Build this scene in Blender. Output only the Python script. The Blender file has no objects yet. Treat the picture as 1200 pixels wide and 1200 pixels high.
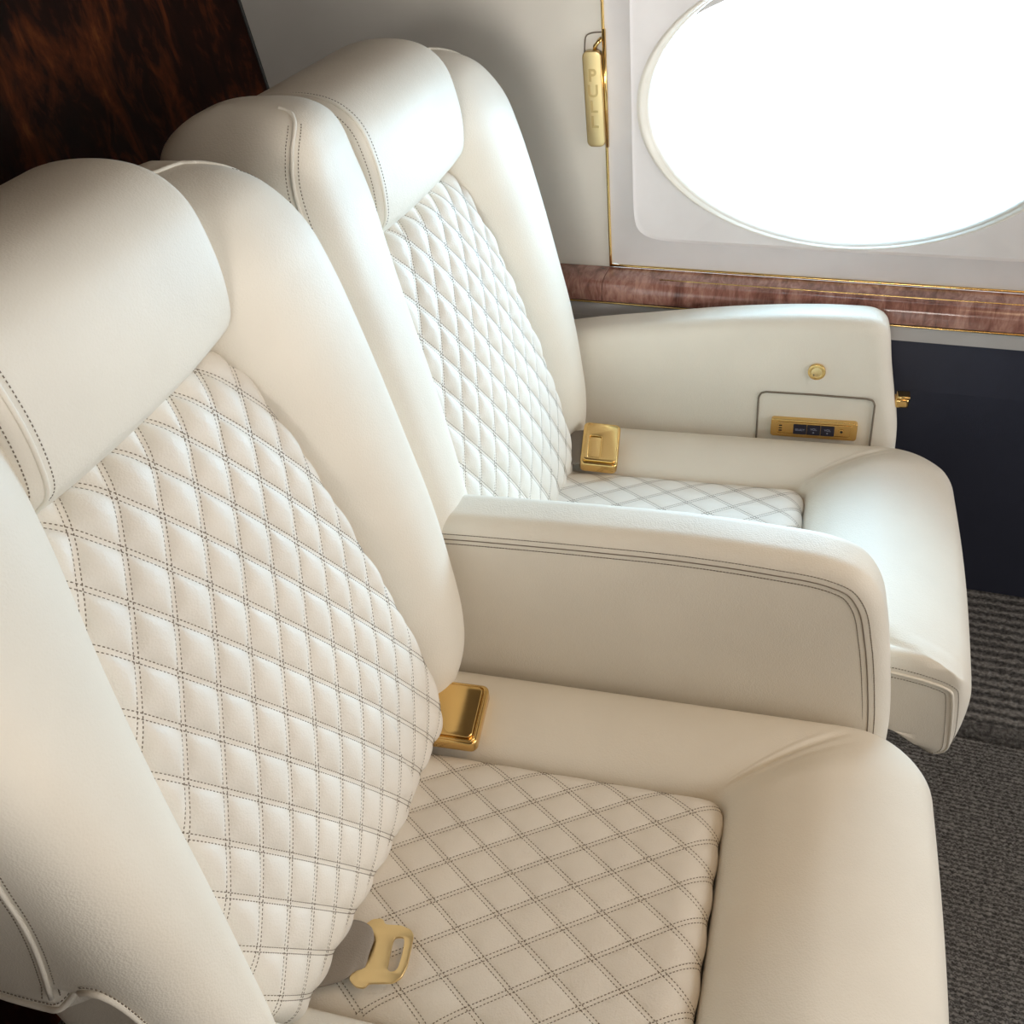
import bpy, bmesh, math
import numpy as np
from mathutils import Matrix, Vector

scn = bpy.context.scene
COL = scn.collection
R = math.radians

# ------------------------------------------------------------------ materials
def new_mat(name):
    m = bpy.data.materials.new(name); m.use_nodes = True
    nt = m.node_tree
    return m, nt, nt.nodes['Principled BSDF']

def N(nt, kind, **kw):
    n = nt.nodes.new(kind)
    for k, v in kw.items():
        if k in n.inputs: n.inputs[k].default_value = v
        else: setattr(n, k, v)
    return n

def ramp(nt, stops):
    r = nt.nodes.new('ShaderNodeValToRGB')
    e = r.color_ramp.elements
    while len(e) > 1: e.remove(e[0])
    e[0].position, e[0].color = stops[0][0], (*stops[0][1], 1)
    for p, c in stops[1:]:
        x = e.new(p); x.color = (*c, 1)
    return r

def leather(name, col, rough=.52, grain=.16, spec=.34):
    m, nt, b = new_mat(name)
    tc = N(nt, 'ShaderNodeTexCoord')
    n0 = N(nt, 'ShaderNodeTexNoise', Scale=9.0, Detail=3.0)
    nt.links.new(tc.outputs['Object'], n0.inputs['Vector'])
    c1 = tuple(x * .97 for x in col); c2 = tuple(min(1, x * 1.02) for x in col)
    r = ramp(nt, [(.35, c1), (.65, c2)])
    nt.links.new(n0.outputs['Fac'], r.inputs['Fac'])
    nt.links.new(r.outputs['Color'], b.inputs['Base Color'])
    v = N(nt, 'ShaderNodeTexVoronoi', Scale=520.0)
    nt.links.new(tc.outputs['Object'], v.inputs['Vector'])
    n1 = N(nt, 'ShaderNodeTexNoise', Scale=150.0, Detail=4.0)
    nt.links.new(tc.outputs['Object'], n1.inputs['Vector'])
    n2 = N(nt, 'ShaderNodeTexNoise', Scale=16.0, Detail=2.0)
    nt.links.new(tc.outputs['Object'], n2.inputs['Vector'])
    a = N(nt, 'ShaderNodeMath', operation='ADD')
    nt.links.new(v.outputs['Distance'], a.inputs[0]); nt.links.new(n1.outputs['Fac'], a.inputs[1])
    bp = N(nt, 'ShaderNodeBump', Strength=grain, Distance=.0012)
    nt.links.new(a.outputs[0], bp.inputs['Height'])
    bp2 = N(nt, 'ShaderNodeBump', Strength=.12, Distance=.006)
    nt.links.new(n2.outputs['Fac'], bp2.inputs['Height'])
    nt.links.new(bp.outputs['Normal'], bp2.inputs['Normal'])
    nt.links.new(bp2.outputs['Normal'], b.inputs['Normal'])
    b.inputs['Roughness'].default_value = rough
    b.inputs['Specular IOR Level'].default_value = spec
    return m

def plain(name, col, rough=.5, metal=0., spec=.5, bump=None, coat=0.):
    m, nt, b = new_mat(name)
    tc = N(nt, 'ShaderNodeTexCoord')
    n0 = N(nt, 'ShaderNodeTexNoise', Scale=14.0, Detail=3.0)
    nt.links.new(tc.outputs['Object'], n0.inputs['Vector'])
    r = ramp(nt, [(.3, tuple(x * .96 for x in col)), (.7, tuple(min(1, x * 1.03) for x in col))])
    nt.links.new(n0.outputs['Fac'], r.inputs['Fac'])
    nt.links.new(r.outputs['Color'], b.inputs['Base Color'])
    b.inputs['Roughness'].default_value = rough
    b.inputs['Metallic'].default_value = metal
    b.inputs['Specular IOR Level'].default_value = spec
    b.inputs['Coat Weight'].default_value = coat
    if bump:
        n1 = N(nt, 'ShaderNodeTexNoise', Scale=bump[0], Detail=3.0)
        nt.links.new(tc.outputs['Object'], n1.inputs['Vector'])
        bp = N(nt, 'ShaderNodeBump', Strength=bump[1], Distance=.001)
        nt.links.new(n1.outputs['Fac'], bp.inputs['Height'])
        nt.links.new(bp.outputs['Normal'], b.inputs['Normal'])
    return m

CREAM = leather('cream_leather', (.785, .735, .645))
PANEL = leather('quilted_leather', (.785, .74, .67), grain=.2)
STITCH = plain('stitch_thread', (.20, .165, .125), .8)
GOLD = plain('polished_gold', (.80, .55, .22), .16, 1.)
GOLDS = plain('brushed_gold', (.86, .66, .34), .3, 1., bump=(300, .05))
DARKSLOT = plain('dark_recess', (.015, .012, .01), .6)
BUTTON = plain('button_navy', (.012, .013, .03), .35)
GREYTXT = plain('button_print', (.30, .32, .42), .6)
WEB = plain('belt_webbing', (.27, .235, .20), .75, bump=(700, .5))
WALLM = leather('wall_leather', (.80, .76, .69), .6, .06, .3)
FRAMEM = plain('window_panel', (.78, .755, .76), .4, spec=.4)
LIPM = plain('window_lip', (.86, .83, .76), .35)
GREYM = plain('grey_trim', (.48, .47, .47), .5)
NAVYM = plain('navy_panel', (.030, .034, .058), .55, bump=(500, .2))
CEILM = plain('ceiling_panel', (.28, .22, .17), .7)

def wood(name, stops, scale, rough, stretch=(1, 1, 1), coat=.6, dist=2.2, shift=(0, 0, 0)):
    m, nt, b = new_mat(name)
    tc = N(nt, 'ShaderNodeTexCoord')
    mp = N(nt, 'ShaderNodeMapping'); mp.inputs['Scale'].default_value = stretch
    mp.inputs['Location'].default_value = shift
    nt.links.new(tc.outputs['Object'], mp.inputs['Vector'])
    n0 = N(nt, 'ShaderNodeTexNoise', Scale=scale, Detail=9.0, Roughness=.62, Distortion=dist)
    nt.links.new(mp.outputs['Vector'], n0.inputs['Vector'])
    n1 = N(nt, 'ShaderNodeTexNoise', Scale=scale * 5, Detail=6.0, Roughness=.6, Distortion=1.2)
    nt.links.new(mp.outputs['Vector'], n1.inputs['Vector'])
    mx = N(nt, 'ShaderNodeMix', data_type='FLOAT')
    mx.inputs[0].default_value = .35
    nt.links.new(n0.outputs['Fac'], mx.inputs[2]); nt.links.new(n1.outputs['Fac'], mx.inputs[3])
    r = ramp(nt, stops)
    nt.links.new(mx.outputs[0], r.inputs['Fac'])
    nt.links.new(r.outputs['Color'], b.inputs['Base Color'])
    b.inputs['Roughness'].default_value = rough
    b.inputs['Coat Weight'].default_value = coat
    b.inputs['Coat Roughness'].default_value = .08
    b.inputs['Specular IOR Level'].default_value = .5 if coat > .3 else .12
    return m

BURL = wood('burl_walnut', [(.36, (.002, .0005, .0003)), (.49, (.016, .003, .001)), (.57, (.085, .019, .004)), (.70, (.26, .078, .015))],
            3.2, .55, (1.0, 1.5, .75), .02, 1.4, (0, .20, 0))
LEDGEW = wood('ledge_walnut', [(.36, (.10, .034, .027)), (.5, (.30, .135, .105)), (.62, (.50, .27, .215))],
              7.0, .22, (3.0, 1, 1), .7, 1.0)

def carpet(name, ribs):
    m, nt, b = new_mat(name)
    tc = N(nt, 'ShaderNodeTexCoord')
    w = N(nt, 'ShaderNodeTexWave', wave_type='BANDS', bands_direction='Y')
    w.inputs['Scale'].default_value = 15 if ribs else 42
    w.inputs['Distortion'].default_value = 2.5 if ribs else 7.0
    w.inputs['Detail'].default_value = 3
    w.inputs['Detail Scale'].default_value = 6
    nt.links.new(tc.outputs['Object'], w.inputs['Vector'])
    n1 = N(nt, 'ShaderNodeTexNoise', Scale=170.0, Detail=4.0)
    nt.links.new(tc.outputs['Object'], n1.inputs['Vector'])
    mx = N(nt, 'ShaderNodeMix', data_type='FLOAT'); mx.inputs[0].default_value = .68
    nt.links.new(w.outputs['Fac'], mx.inputs[2]); nt.links.new(n1.outputs['Fac'], mx.inputs[3])
    r = ramp(nt, [(.25, (.036, .035, .035)), (.5, (.12, .115, .112)), (.78, (.28, .27, .26))])
    nt.links.new(mx.outputs[0], r.inputs['Fac'])
    nt.links.new(r.outputs['Color'], b.inputs['Base Color'])
    bp = N(nt, 'ShaderNodeBump', Strength=.8, Distance=.004)
    nt.links.new(mx.outputs[0], bp.inputs['Height'])
    nt.links.new(bp.outputs['Normal'], b.inputs['Normal'])
    b.inputs['Roughness'].default_value = .95
    b.inputs['Specular IOR Level'].default_value = .1
    return m
CARPET = carpet('woven_carpet', False)
CARPETR = carpet('ribbed_carpet', True)

def glass():
    m, nt, b = new_mat('window_glass')
    out = nt.nodes['Material Output']
    t = N(nt, 'ShaderNodeBsdfTransparent'); g = N(nt, 'ShaderNodeBsdfGlossy', Roughness=.02)
    f = N(nt, 'ShaderNodeFresnel', IOR=1.3)
    mx = N(nt, 'ShaderNodeMixShader')
    nt.links.new(f.outputs[0], mx.inputs[0]); nt.links.new(t.outputs[0], mx.inputs[1]); nt.links.new(g.outputs[0], mx.inputs[2])
    nt.links.new(mx.outputs[0], out.inputs['Surface'])
    return m
GLASS = glass()

# ------------------------------------------------------------------ mesh helpers
class MB:
    """collects vertices and faces of ONE mesh object"""
    def __init__(s): s.v = []; s.f = []; s.m = []; s.n = 0
    def add(s, V, F, mi=0):
        V = np.asarray(V, float).reshape(-1, 3)
        s.v.append(V)
        s.f += [tuple(i + s.n for i in f) for f in F]
        s.m += [mi] * len(F); s.n += len(V)
    def grid(s, P, cu=False, cv=False, mi=0, flip=False):
        a, b = P.shape[:2]
        ia = np.arange(a if cu else a - 1); ib = np.arange(b if cv else b - 1)
        A, B = np.meshgrid(ia, ib, indexing='ij')
        A2 = (A + 1) % a; B2 = (B + 1) % b
        q = np.stack([A * b + B, A2 * b + B, A2 * b + B2, A * b + B2], -1).reshape(-1, 4)
        if flip: q = q[:, ::-1]
        s.add(P, q.tolist(), mi)
    def loft(s, P, mi=0, caps=True):
        """P[rings, ring points, 3], rings closed"""
        s.grid(P, cv=True, mi=mi)
        if caps:
            b = P.shape[1]
            for k in (0, -1):
                c = P[k].mean(0)
                V = np.vstack([P[k], c]); F = [(i, (i + 1) % b, b) for i in range(b)]
                s.add(V, F, mi)
    def build(s, name, mats, parent=None, smooth=True, autosmooth=None):
        me = bpy.data.meshes.new(name)
        V = np.vstack(s.v)
        me.from_pydata(V.tolist(), [], s.f)
        if not isinstance(mats, (list, tuple)): mats = [mats]
        for x in mats: me.materials.append(x)
        me.polygons.foreach_set('material_index', s.m)
        bm = bmesh.new(); bm.from_mesh(me)
        bmesh.ops.remove_doubles(bm, verts=bm.verts, dist=1e-6)
        if len(bm.verts) < 60000:
            bmesh.ops.recalc_face_normals(bm, faces=bm.faces)
        bm.to_mesh(me); bm.free()
        me.polygons.foreach_set('use_smooth', [smooth] * len(me.polygons))
        if autosmooth: me.set_sharp_from_angle(angle=R(autosmooth))
        o = bpy.data.objects.new(name, me); COL.objects.link(o)
        if parent: o.parent = parent
        return o

def spline(P, n, closed=False):
    """Catmull-Rom through P, resampled to n points at equal arc length"""
    P = np.asarray(P, float)
    if closed: Q = np.vstack([P[-1], P, P[0], P[1]])
    else: Q = np.vstack([2 * P[0] - P[1], P, 2 * P[-1] - P[-2]])
    out = []
    for i in range(1, len(Q) - 2):
        p0, p1, p2, p3 = Q[i - 1:i + 3]
        d = [max(1e-6, np.linalg.norm(b - a)) ** .5 for a, b in ((p0, p1), (p1, p2), (p2, p3))]
        t0, t1, t2, t3 = 0, d[0], d[0] + d[1], sum(d)
        for t in np.linspace(t1, t2, 24, endpoint=False):
            A1 = (t1 - t) / (t1 - t0) * p0 + (t - t0) / (t1 - t0) * p1
            A2 = (t2 - t) / (t2 - t1) * p1 + (t - t1) / (t2 - t1) * p2
            A3 = (t3 - t) / (t3 - t2) * p2 + (t - t2) / (t3 - t2) * p3
            B1 = (t2 - t) / (t2 - t0) * A1 + (t - t0) / (t2 - t0) * A2
            B2 = (t3 - t) / (t3 - t1) * A2 + (t - t1) / (t3 - t1) * A3
            out.append((t2 - t) / (t2 - t1) * B1 + (t - t1) / (t2 - t1) * B2)
    out.append(Q[-2] if not closed else P[0])
    return resample(np.array(out), n, closed)

def resample(P, n, closed=False):
    L = np.r_[0, np.cumsum(np.linalg.norm(np.diff(P, axis=0), axis=1))]
    t = np.linspace(0, L[-1], n + 1)[:-1] if closed else np.linspace(0, L[-1], n)
    return np.stack([np.interp(t, L, P[:, k]) for k in range(P.shape[1])], -1)

def cinterp(x, pts):
    """smooth interpolation of y over x through pts (x, y)"""
    pts = np.array(sorted(pts), float); S = spline(pts, 400)
    return np.interp(x, S[:, 0], S[:, 1])

def unit(a): return a / np.maximum(1e-12, np.linalg.norm(a, axis=-1, keepdims=True))
def sm(x, a, b):
    t = np.clip((x - a) / (b - a), 0, 1); return t * t * (3 - 2 * t)

def tube(mb, P, r, n=8, mi=0, closed=False):
    P = np.asarray(P, float)
    T = unit(np.gradient(P, axis=0))
    up = np.array((.12, .27, .95)); A = unit(np.cross(T, up)); B = np.cross(T, A)
    th = np.linspace(0, 2 * np.pi, n, endpoint=False)
    G = P[:, None] + r * (np.cos(th)[None, :, None] * A[:, None] + np.sin(th)[None, :, None] * B[:, None])
    if closed: mb.grid(G, cu=True, cv=True, mi=mi)
    else: mb.loft(G, mi)

def dashes(mb, P, Nn, mi=1, pitch=.0036, ln=.0019, w=.0011, h=.0004):
    """a row of stitches along the polyline P with normals Nn"""
    P = np.asarray(P, float); Nn = np.asarray(Nn, float)
    L = np.r_[0, np.cumsum(np.linalg.norm(np.diff(P, axis=0), axis=1))]
    k = int(L[-1] / pitch)
    if k < 1: return
    c = (np.arange(k) + .5) * pitch
    f = lambda A, t: np.stack([np.interp(t, L, A[:, j]) for j in range(3)], -1)
    a, b = f(P, c - ln / 2), f(P, c + ln / 2)
    n = unit(f(Nn, c)); t = unit(b - a); s = np.cross(n, t) * w / 2
    V = np.stack([a - s - n * .0003, a + s - n * .0003, b + s - n * .0003, b - s - n * .0003,
                  a - s * .6 + n * h, a + s * .6 + n * h, b + s * .6 + n * h, b - s * .6 + n * h], 1).reshape(-1, 3)
    q = np.array([(4, 5, 6, 7), (0, 1, 5, 4), (1, 2, 6, 5), (2, 3, 7, 6), (3, 0, 4, 7)])
    F = (q[None] + 8 * np.arange(k)[:, None, None]).reshape(-1, 4)
    mb.add(V, F.tolist(), mi)

def rbox(mb, c, size, r=.003, M=None, mi=0, seg=3):
    bm = bmesh.new(); bmesh.ops.create_cube(bm, size=1)
    for v in bm.verts: v.co = Vector((v.co.x * size[0], v.co.y * size[1], v.co.z * size[2]))
    bmesh.ops.bevel(bm, geom=bm.edges[:], offset=r, segments=seg, profile=.5, affect='EDGES')
    bm.verts.index_update()
    V = np.array([v.co[:] for v in bm.verts]); F = [tuple(v.index for v in f.verts) for f in bm.faces]
    bm.free()
    if M is not None: V = V @ np.asarray(M).T
    mb.add(V + np.asarray(c), F, mi)

def curve_mesh(build, extrude, bevel=0., res=3):
    cu = bpy.data.curves.new('tmp', 'CURVE'); cu.dimensions = '2D'; cu.fill_mode = 'BOTH'
    cu.extrude = extrude; cu.bevel_depth = bevel; cu.bevel_resolution = res
    for loop in build:
        sp = cu.splines.new('POLY'); sp.points.add(len(loop) - 1); sp.use_cyclic_u = True
        for p, q in zip(sp.points, loop): p.co = (q[0], q[1], 0, 1)
    return _conv(cu)
def text_mesh(body, size, extrude=.0002, offset=0.):
    cu = bpy.data.curves.new('tmp', 'FONT'); cu.body = body; cu.size = size; cu.extrude = extrude; cu.offset = offset
    cu.align_x = 'CENTER'; cu.align_y = 'CENTER'
    return _conv(cu)
def _conv(cu):
    o = bpy.data.objects.new('tmp', cu); COL.objects.link(o)
    dg = bpy.context.evaluated_depsgraph_get(); dg.update()
    me = bpy.data.meshes.new_from_object(o.evaluated_get(dg))
    V = np.array([v.co[:] for v in me.vertices]); F = [tuple(p.vertices) for p in me.polygons]
    bpy.data.objects.remove(o); bpy.data.curves.remove(cu); bpy.data.meshes.remove(me)
    return V, F
def put(mb, VF, O, X, Y, Z, mi=0):
    V, F = VF
    mb.add(np.asarray(O) + V[:, :1] * np.asarray(X) + V[:, 1:2] * np.asarray(Y) + V[:, 2:3] * np.asarray(Z), F, mi)
def rrect(w, h, r, n=6):
    out = []
    for sx, sy, a0 in ((1, 1, 0), (-1, 1, 90), (-1, -1, 180), (1, -1, 270)):
        for k in range(n + 1):
            a = R(a0 + 90 * k / n)
            out.append((sx * (w / 2 - r) + r * math.cos(a), sy * (h / 2 - r) + r * math.sin(a)))
    return out

def empty(name, loc, rz=0):
    o = bpy.data.objects.new(name, None); COL.objects.link(o)
    o.location = loc; o.rotation_euler = (0, 0, rz); o.empty_display_size = .05
    return o
def tag(o, label, cat, group=None):
    o['label'] = label; o['category'] = cat
    if group: o['group'] = group
    return o
def struct(o): o['kind'] = 'structure'; return o

# ------------------------------------------------------------------ the passenger seat
# local frame: x forward, y towards the window, z up; U0 is where the origin sits on the measured axis
U0 = -.20
def L(P):
    P = np.array(P, float); P[..., 0] -= U0; return P

YAW = R(5)
def seat_root(name, yc):
    return empty(name, (U0 * math.cos(YAW), yc + U0 * math.sin(YAW), 0), YAW)

def side_bolster(sg, parent, notch=None):
    left = sg < 0
    d = .048 if left else 0.
    zb, zt = .420, 1.120 + d
    t = np.linspace(0, 1, 170); zs = zb + (zt - zb) * (.5 - .5 * np.cos(np.pi * t)) * .55 + (zt - zb) * t * .45
    uf = [(.42, -.490), (.43, -.470), (.45, -.451), (.48, -.436), (.52, -.424), (.57, -.420), (.64, -.425), (.728, -.436),
          (.805, -.451), (.905, -.472), (1.005, -.497)]
    if left: uf += [(1.06, -.511), (1.10, -.524), (1.13, -.533), (1.150, -.543), (1.161, -.560), (1.168, -.60)]
    else: uf += [(1.045, -.509), (1.075, -.525), (1.095, -.541), (1.108, -.562), (1.116, -.588), (1.120, -.615)]
    uf = cinterp(zs, uf)
    ub = cinterp(zs, [(.42, -.56), (.46, -.60), (.55, -.63), (.9, -.66), (1.0, -.675), (1.06 + d, -.685 - d * .45), (1.09 + d, -.68 - d * .45), (1.11 + d, -.66 - d * .4), (1.12 + d, -.635 - d * .3)])
    vo = cinterp(zs, [(.42, .285), (.46, .298), (.9, .299), (1.02 + d, .296), (1.06 + d, .288), (1.09 + d, .272), (1.108 + d, .250), (1.116 + d, .233), (1.12 + d, .222)])
    vi = cinterp(zs, [(.42, .19), (.48, .183), (.64, .175), (.78, .158), (.9, .142), (1.0, .124), (1.05 + d, .116), (1.09 + d, .125), (1.11 + d, .155), (1.12 + d, .19)])
    if left: vi = cinterp(zs, [(.42, .20), (.48, .205), (.55, .212), (.64, .205), (.78, .184), (.9, .158), (1.0, .128), (1.05 + d, .114), (1.09 + d, .122), (1.11 + d, .150), (1.12 + d, .19)])
    if notch == 'deep': vi = vi - (.025 + .012 * (1 - sm(zs, .6, .75))) * (1 - sm(zs, .8, 1.0)); vo = np.where(zs < .9, .213 + (vo - .213) * sm(zs, .672, .700), vo)
    vc = np.minimum(.24, vi + (vo - vi) * .66)
    uc = np.maximum(uf - .075, (uf + ub) / 2)
    NT = 240
    th = np.linspace(0, 2 * np.pi, NT, endpoint=False)      # 0 = front, pi/2 = outer
    c, s = np.cos(th), np.sin(th)
    nn = np.where((c >= 0) & (s < 0), 2.15, np.where((c >= 0) & (s >= 0), 2.7, np.where(s >= 0, 5., 3.)))
    pc = np.sign(c) * np.abs(c) ** (2 / nn); ps = np.sign(s) * np.abs(s) ** (2 / nn)
    Uu = uc[:, None] + np.where(c >= 0, (uf - uc)[:, None], (uc - ub)[:, None]) * pc
    Vv = vc[:, None] + np.where(s >= 0, (vo - vc)[:, None], (vc - vi)[:, None]) * ps
    Zz = np.repeat(zs[:, None], len(th), 1)
    hem = lambda u: np.interp(u, [-.70, -.545, -.532, -.518, -.505, -.493, -.482, -.470, -.458, -.445], [.660, .664, .669, .688, .703, .708, .704, .684, .64, .50])
    if notch == 'arch':       # the side is cut away over the lowered armrest
        k = sm(Zz, hem(Uu) - .010, hem(Uu) + .004)
        cut = .030 * (1 - k) * sm(Vv, .225, .28)
        Vv = Vv - cut
    P = np.stack([Uu, sg * Vv, Zz], -1)
    mb = MB(); mb.loft(L(P))
    Nrm = unit(np.cross(np.gradient(P, axis=1), np.gradient(P, axis=0))) * sg
    def at(i, k):
        i = np.asarray(i, float); k = (np.asarray(k, float) * 2) % NT
        a = np.clip(i.astype(int), 0, len(zs) - 2); fa = (i - a)[:, None]; b = k.astype(int) % NT; fb = (k - np.floor(k))[:, None]; b2 = (b + 1) % NT
        g = lambda A: (A[a, b] * (1 - fa) * (1 - fb) + A[a + 1, b] * fa * (1 - fb) + A[a, b2] * (1 - fa) * fb + A[a + 1, b2] * fa * fb)
        return g(P), unit(g(Nrm))
    # seam: up the outer front edge, over the apex, along the top
    ii = lambda z: np.interp(z, zs, np.arange(len(zs)))
    zlo = {None: .46, 'deep': .715, 'arch': .688}[notch]
    t = np.linspace(0, 1, 260)
    if left: zk = [(.95, 20), (1.05 + d, 16.5), (1.085 + d, 14), (1.100 + d, 11.5), (1.109 + d, 8.5), (1.114 + d, 6), (1.1170 + d, 4.8)]
    else: zk = [(.95, 20.5), (1.05, 19.0), (1.09, 18), (1.110, 16.5), (1.1165, 12), (1.1185, 2), (1.119, -14), (1.119, -26)]
    zk = spline([(zlo, 30.5 if notch == 'arch' else 24), (.80, 29.5 if notch == 'arch' else 23)] + zk, 260)
    i, k = ii(zk[:, 0]), zk[:, 1]
    pp, n_ = at(i, k)
    ker = np.ones(13) / 13
    for c3 in range(3):
        pp[:, c3] = np.convolve(np.pad(pp[:, c3], 6, 'reflect', reflect_type='odd'), ker, 'valid')
    tube(mb, L(pp + n_ * .0004), .0021)
    tz = np.gradient(zk[:, 0]); 
    for dk in (-1, 1):
        tg = unit(np.gradient(pp, axis=0)); side = np.cross(n_, tg)
        q = pp + side * dk * .0062
        sel = zk[:, 0] < 1.108 + d
        # keep the row on the surface
        q2 = []
        F = P.reshape(-1, 3); FN = Nrm.reshape(-1, 3)
        for x in q:
            j = int(np.argmin(((F - x) ** 2).sum(1))); q2.append(x - FN[j] * np.dot(x - F[j], FN[j]))
        dashes(mb, L(np.array(q2)[sel]), n_[sel])
    if notch == 'arch':       # stitched hem
        us = np.linspace(-.62, -.447, 200); pts = []
        for u in us:
            z = hem(u) + .0055; f = np.interp(z, zs, np.arange(len(zs))); a0 = int(f); f -= a0
            row = P[a0] * (1 - f) + P[a0 + 1] * f
            j = np.arange(2, NT // 2 - 2)
            pts.append((u, np.interp(-u, -row[j, 0], row[j, 1]) - .001, z))
        H = np.array(pts); ker = np.ones(15) / 15
        for c3 in (1, 2): H[:, c3] = np.convolve(np.pad(H[:, c3], 7, 'edge'), ker, 'valid')
        H = resample(H, 200)
        tube(mb, L(H), .0028)
        dashes(mb, L(H + np.array((.002, -.0005, .0085))), np.repeat([[.25, -1., 0]], 200, 0))
    return mb.build('side_bolster', [CREAM, STITCH], parent)

def headrest(parent):
    prof = np.array([(-.545, .999), (-.534, 1.012), (-.5295, 1.040), (-.5325, 1.08), (-.546, 1.122), (-.574, 1.145), (-.628, 1.153), (-.69, 1.140),
                     (-.725, 1.11), (-.725, 1.06), (-.70, 1.02), (-.65, .995), (-.60, .981), (-.564, .984)])
    C = spline(prof, 120, True)
    T = unit(np.roll(C, -1, 0) - np.roll(C, 1, 0)); Nn = np.stack([T[:, 1], -T[:, 0]], -1)
    cen = C.mean(0)
    if ((C - cen) * Nn).sum() < 0: Nn = -Nn
    H = .141; vs = []; ins = []
    for a in np.linspace(0, 90, 9):          # rounded edge
        vs.append(-H + .016 * (1 - math.sin(R(a)))); ins.append(.016 * (1 - math.cos(R(a))))
    vs = list(-H + .016 - .016 * np.sin(np.radians(np.linspace(90, 0, 9)))); ins = list(.016 - .016 * np.cos(np.radians(np.linspace(90, 0, 9))))
    mid = np.linspace(-H + .016, H - .016, 26)[1:-1]
    V = np.array(vs + list(mid) + [-x for x in vs[::-1]]); I = np.array(ins + [0] * len(mid) + ins[::-1])
    rings = []
    for v, i in zip(V, I):
        w = v / H
        Q = C - Nn * i
        bul = .007 * (1 - w * w)
        Q = Q + Nn * bul * np.clip(Nn[:, :1], 0, 1)
        low = sm(C[:, 1], 1.03, .97)[:, None]
        Q = Q + np.array((-.004, .005)) * low * abs(w) ** 6
        rings.append(np.stack([Q[:, 0], np.full(len(Q), v), Q[:, 1]], -1))
    P = np.array(rings); mb = MB(); mb.loft(L(P))
    Nrm = unit(np.cross(np.gradient(P, axis=0), np.gradient(P, axis=1)))
    if (Nrm[len(V) // 2] * (P[len(V) // 2] - P[len(V) // 2].mean(0))).sum() < 0: Nrm = -Nrm
    # seam near both ends, running from the underside over the front to the back
    sel = np.r_[np.arange(112, 120), np.arange(0, 72)]
    def at(v):
        k = np.interp(v, V, np.arange(len(V))); a = int(k); f = k - a
        return (P[a] * (1 - f) + P[a + 1] * f)[sel], unit(Nrm[a] * (1 - f) + Nrm[a + 1] * f)[sel]
    for sgn in (-1,):
        p, n = at(sgn * .126); tube(mb, L(p + n * .0002), .0021)
        for v in (.119,):
            p, n = at(sgn * v); dashes(mb, L(p), n)
        k = 4 if sgn < 0 else len(V) - 5
        dashes(mb, L(P[k][sel]), Nrm[k][sel])
    return mb.build('headrest', [CREAM, STITCH], parent)

class Quilt:
    """padded surface over base(S, V); e1, e2 = the (dv, ds) edges of one diamond"""
    def __init__(s, base, e1, e2, s0, v0, A):
        s.base, s.s0, s.v0, s.A = base, s0, v0, A
        s.M = np.linalg.inv(np.array([e1, e2], float).T)
        s.g = np.linalg.norm(s.M, axis=1)
    def ab(s, S, V):
        v, t = V - s.v0, S - s.s0
        return s.M[0, 0] * v + s.M[0, 1] * t, s.M[1, 0] * v + s.M[1, 1] * t
    def disp(s, S, V):
        out = s.A * s.edge(S, V) * s.amp(S)
        for q, g in zip(s.ab(S, V), s.g):
            d = np.abs(q - np.round(q)) / g
            out = out * (1 - np.exp(-np.maximum(0, d - .0021) / .0060))
        return out
    def point(s, S, V):
        e = 1e-3
        B = s.base(S, V); n = unit(np.cross(s.base(S, V + e) - s.base(S, V - e), s.base(S + e, V) - s.base(S - e, V)))
        return B + n * s.disp(S, V)[..., None] * s.sign, n * s.sign
    sign = 1.
    amp = staticmethod(lambda S: 1.)
    def build(s, name, smin, smax, hfun, n, m, parent, mat):
        S, W = np.meshgrid(np.linspace(smin, smax, n), np.linspace(-1, 1, m), indexing='ij')
        hL, hR = hfun
        s.edge = lambda S, V: .25 + .75 * sm(np.where(V > 0, hR(S), hL(S)) - np.abs(V), .004, .030)
        Vv = np.where(W > 0, W * hR(S), W * hL(S))
        mid = s.base(np.array(.5 * (smin + smax)), np.array(0.)); 
        p, nn = s.point(np.array([.5 * (smin + smax)]), np.array([.001]))
        if (nn[0] * s.face).sum() < 0: s.sign = -1.
        P, _ = s.point(S, Vv)
        mb = MB(); mb.grid(L(P), flip=False)
        # rows of stitching
        for fam in (0, 1):
            ka, kb = s.ab(np.array([smin, smin, smax, smax]), np.array([-.2, .2, -.2, .2]))
            K = (ka, kb)[fam]
            for k in range(int(np.floor(K.min())), int(np.ceil(K.max())) + 1):
                for off in (-.0021, .0021):
                    kk = k + off * s.g[fam]
                    sv = np.linspace(smin, smax, 500)
                    v = s.v0 + (kk - s.M[fam, 1] * (sv - s.s0)) / s.M[fam, 0]
                    ok = (v < hR(sv) - .004) & (v > -hL(sv) + .004)
                    if ok.sum() < 8: continue
                    p, nn = s.point(sv[ok], v[ok])
                    dashes(mb, L(p), nn)
        return mb.build(name, [mat, STITCH], parent)

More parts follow.
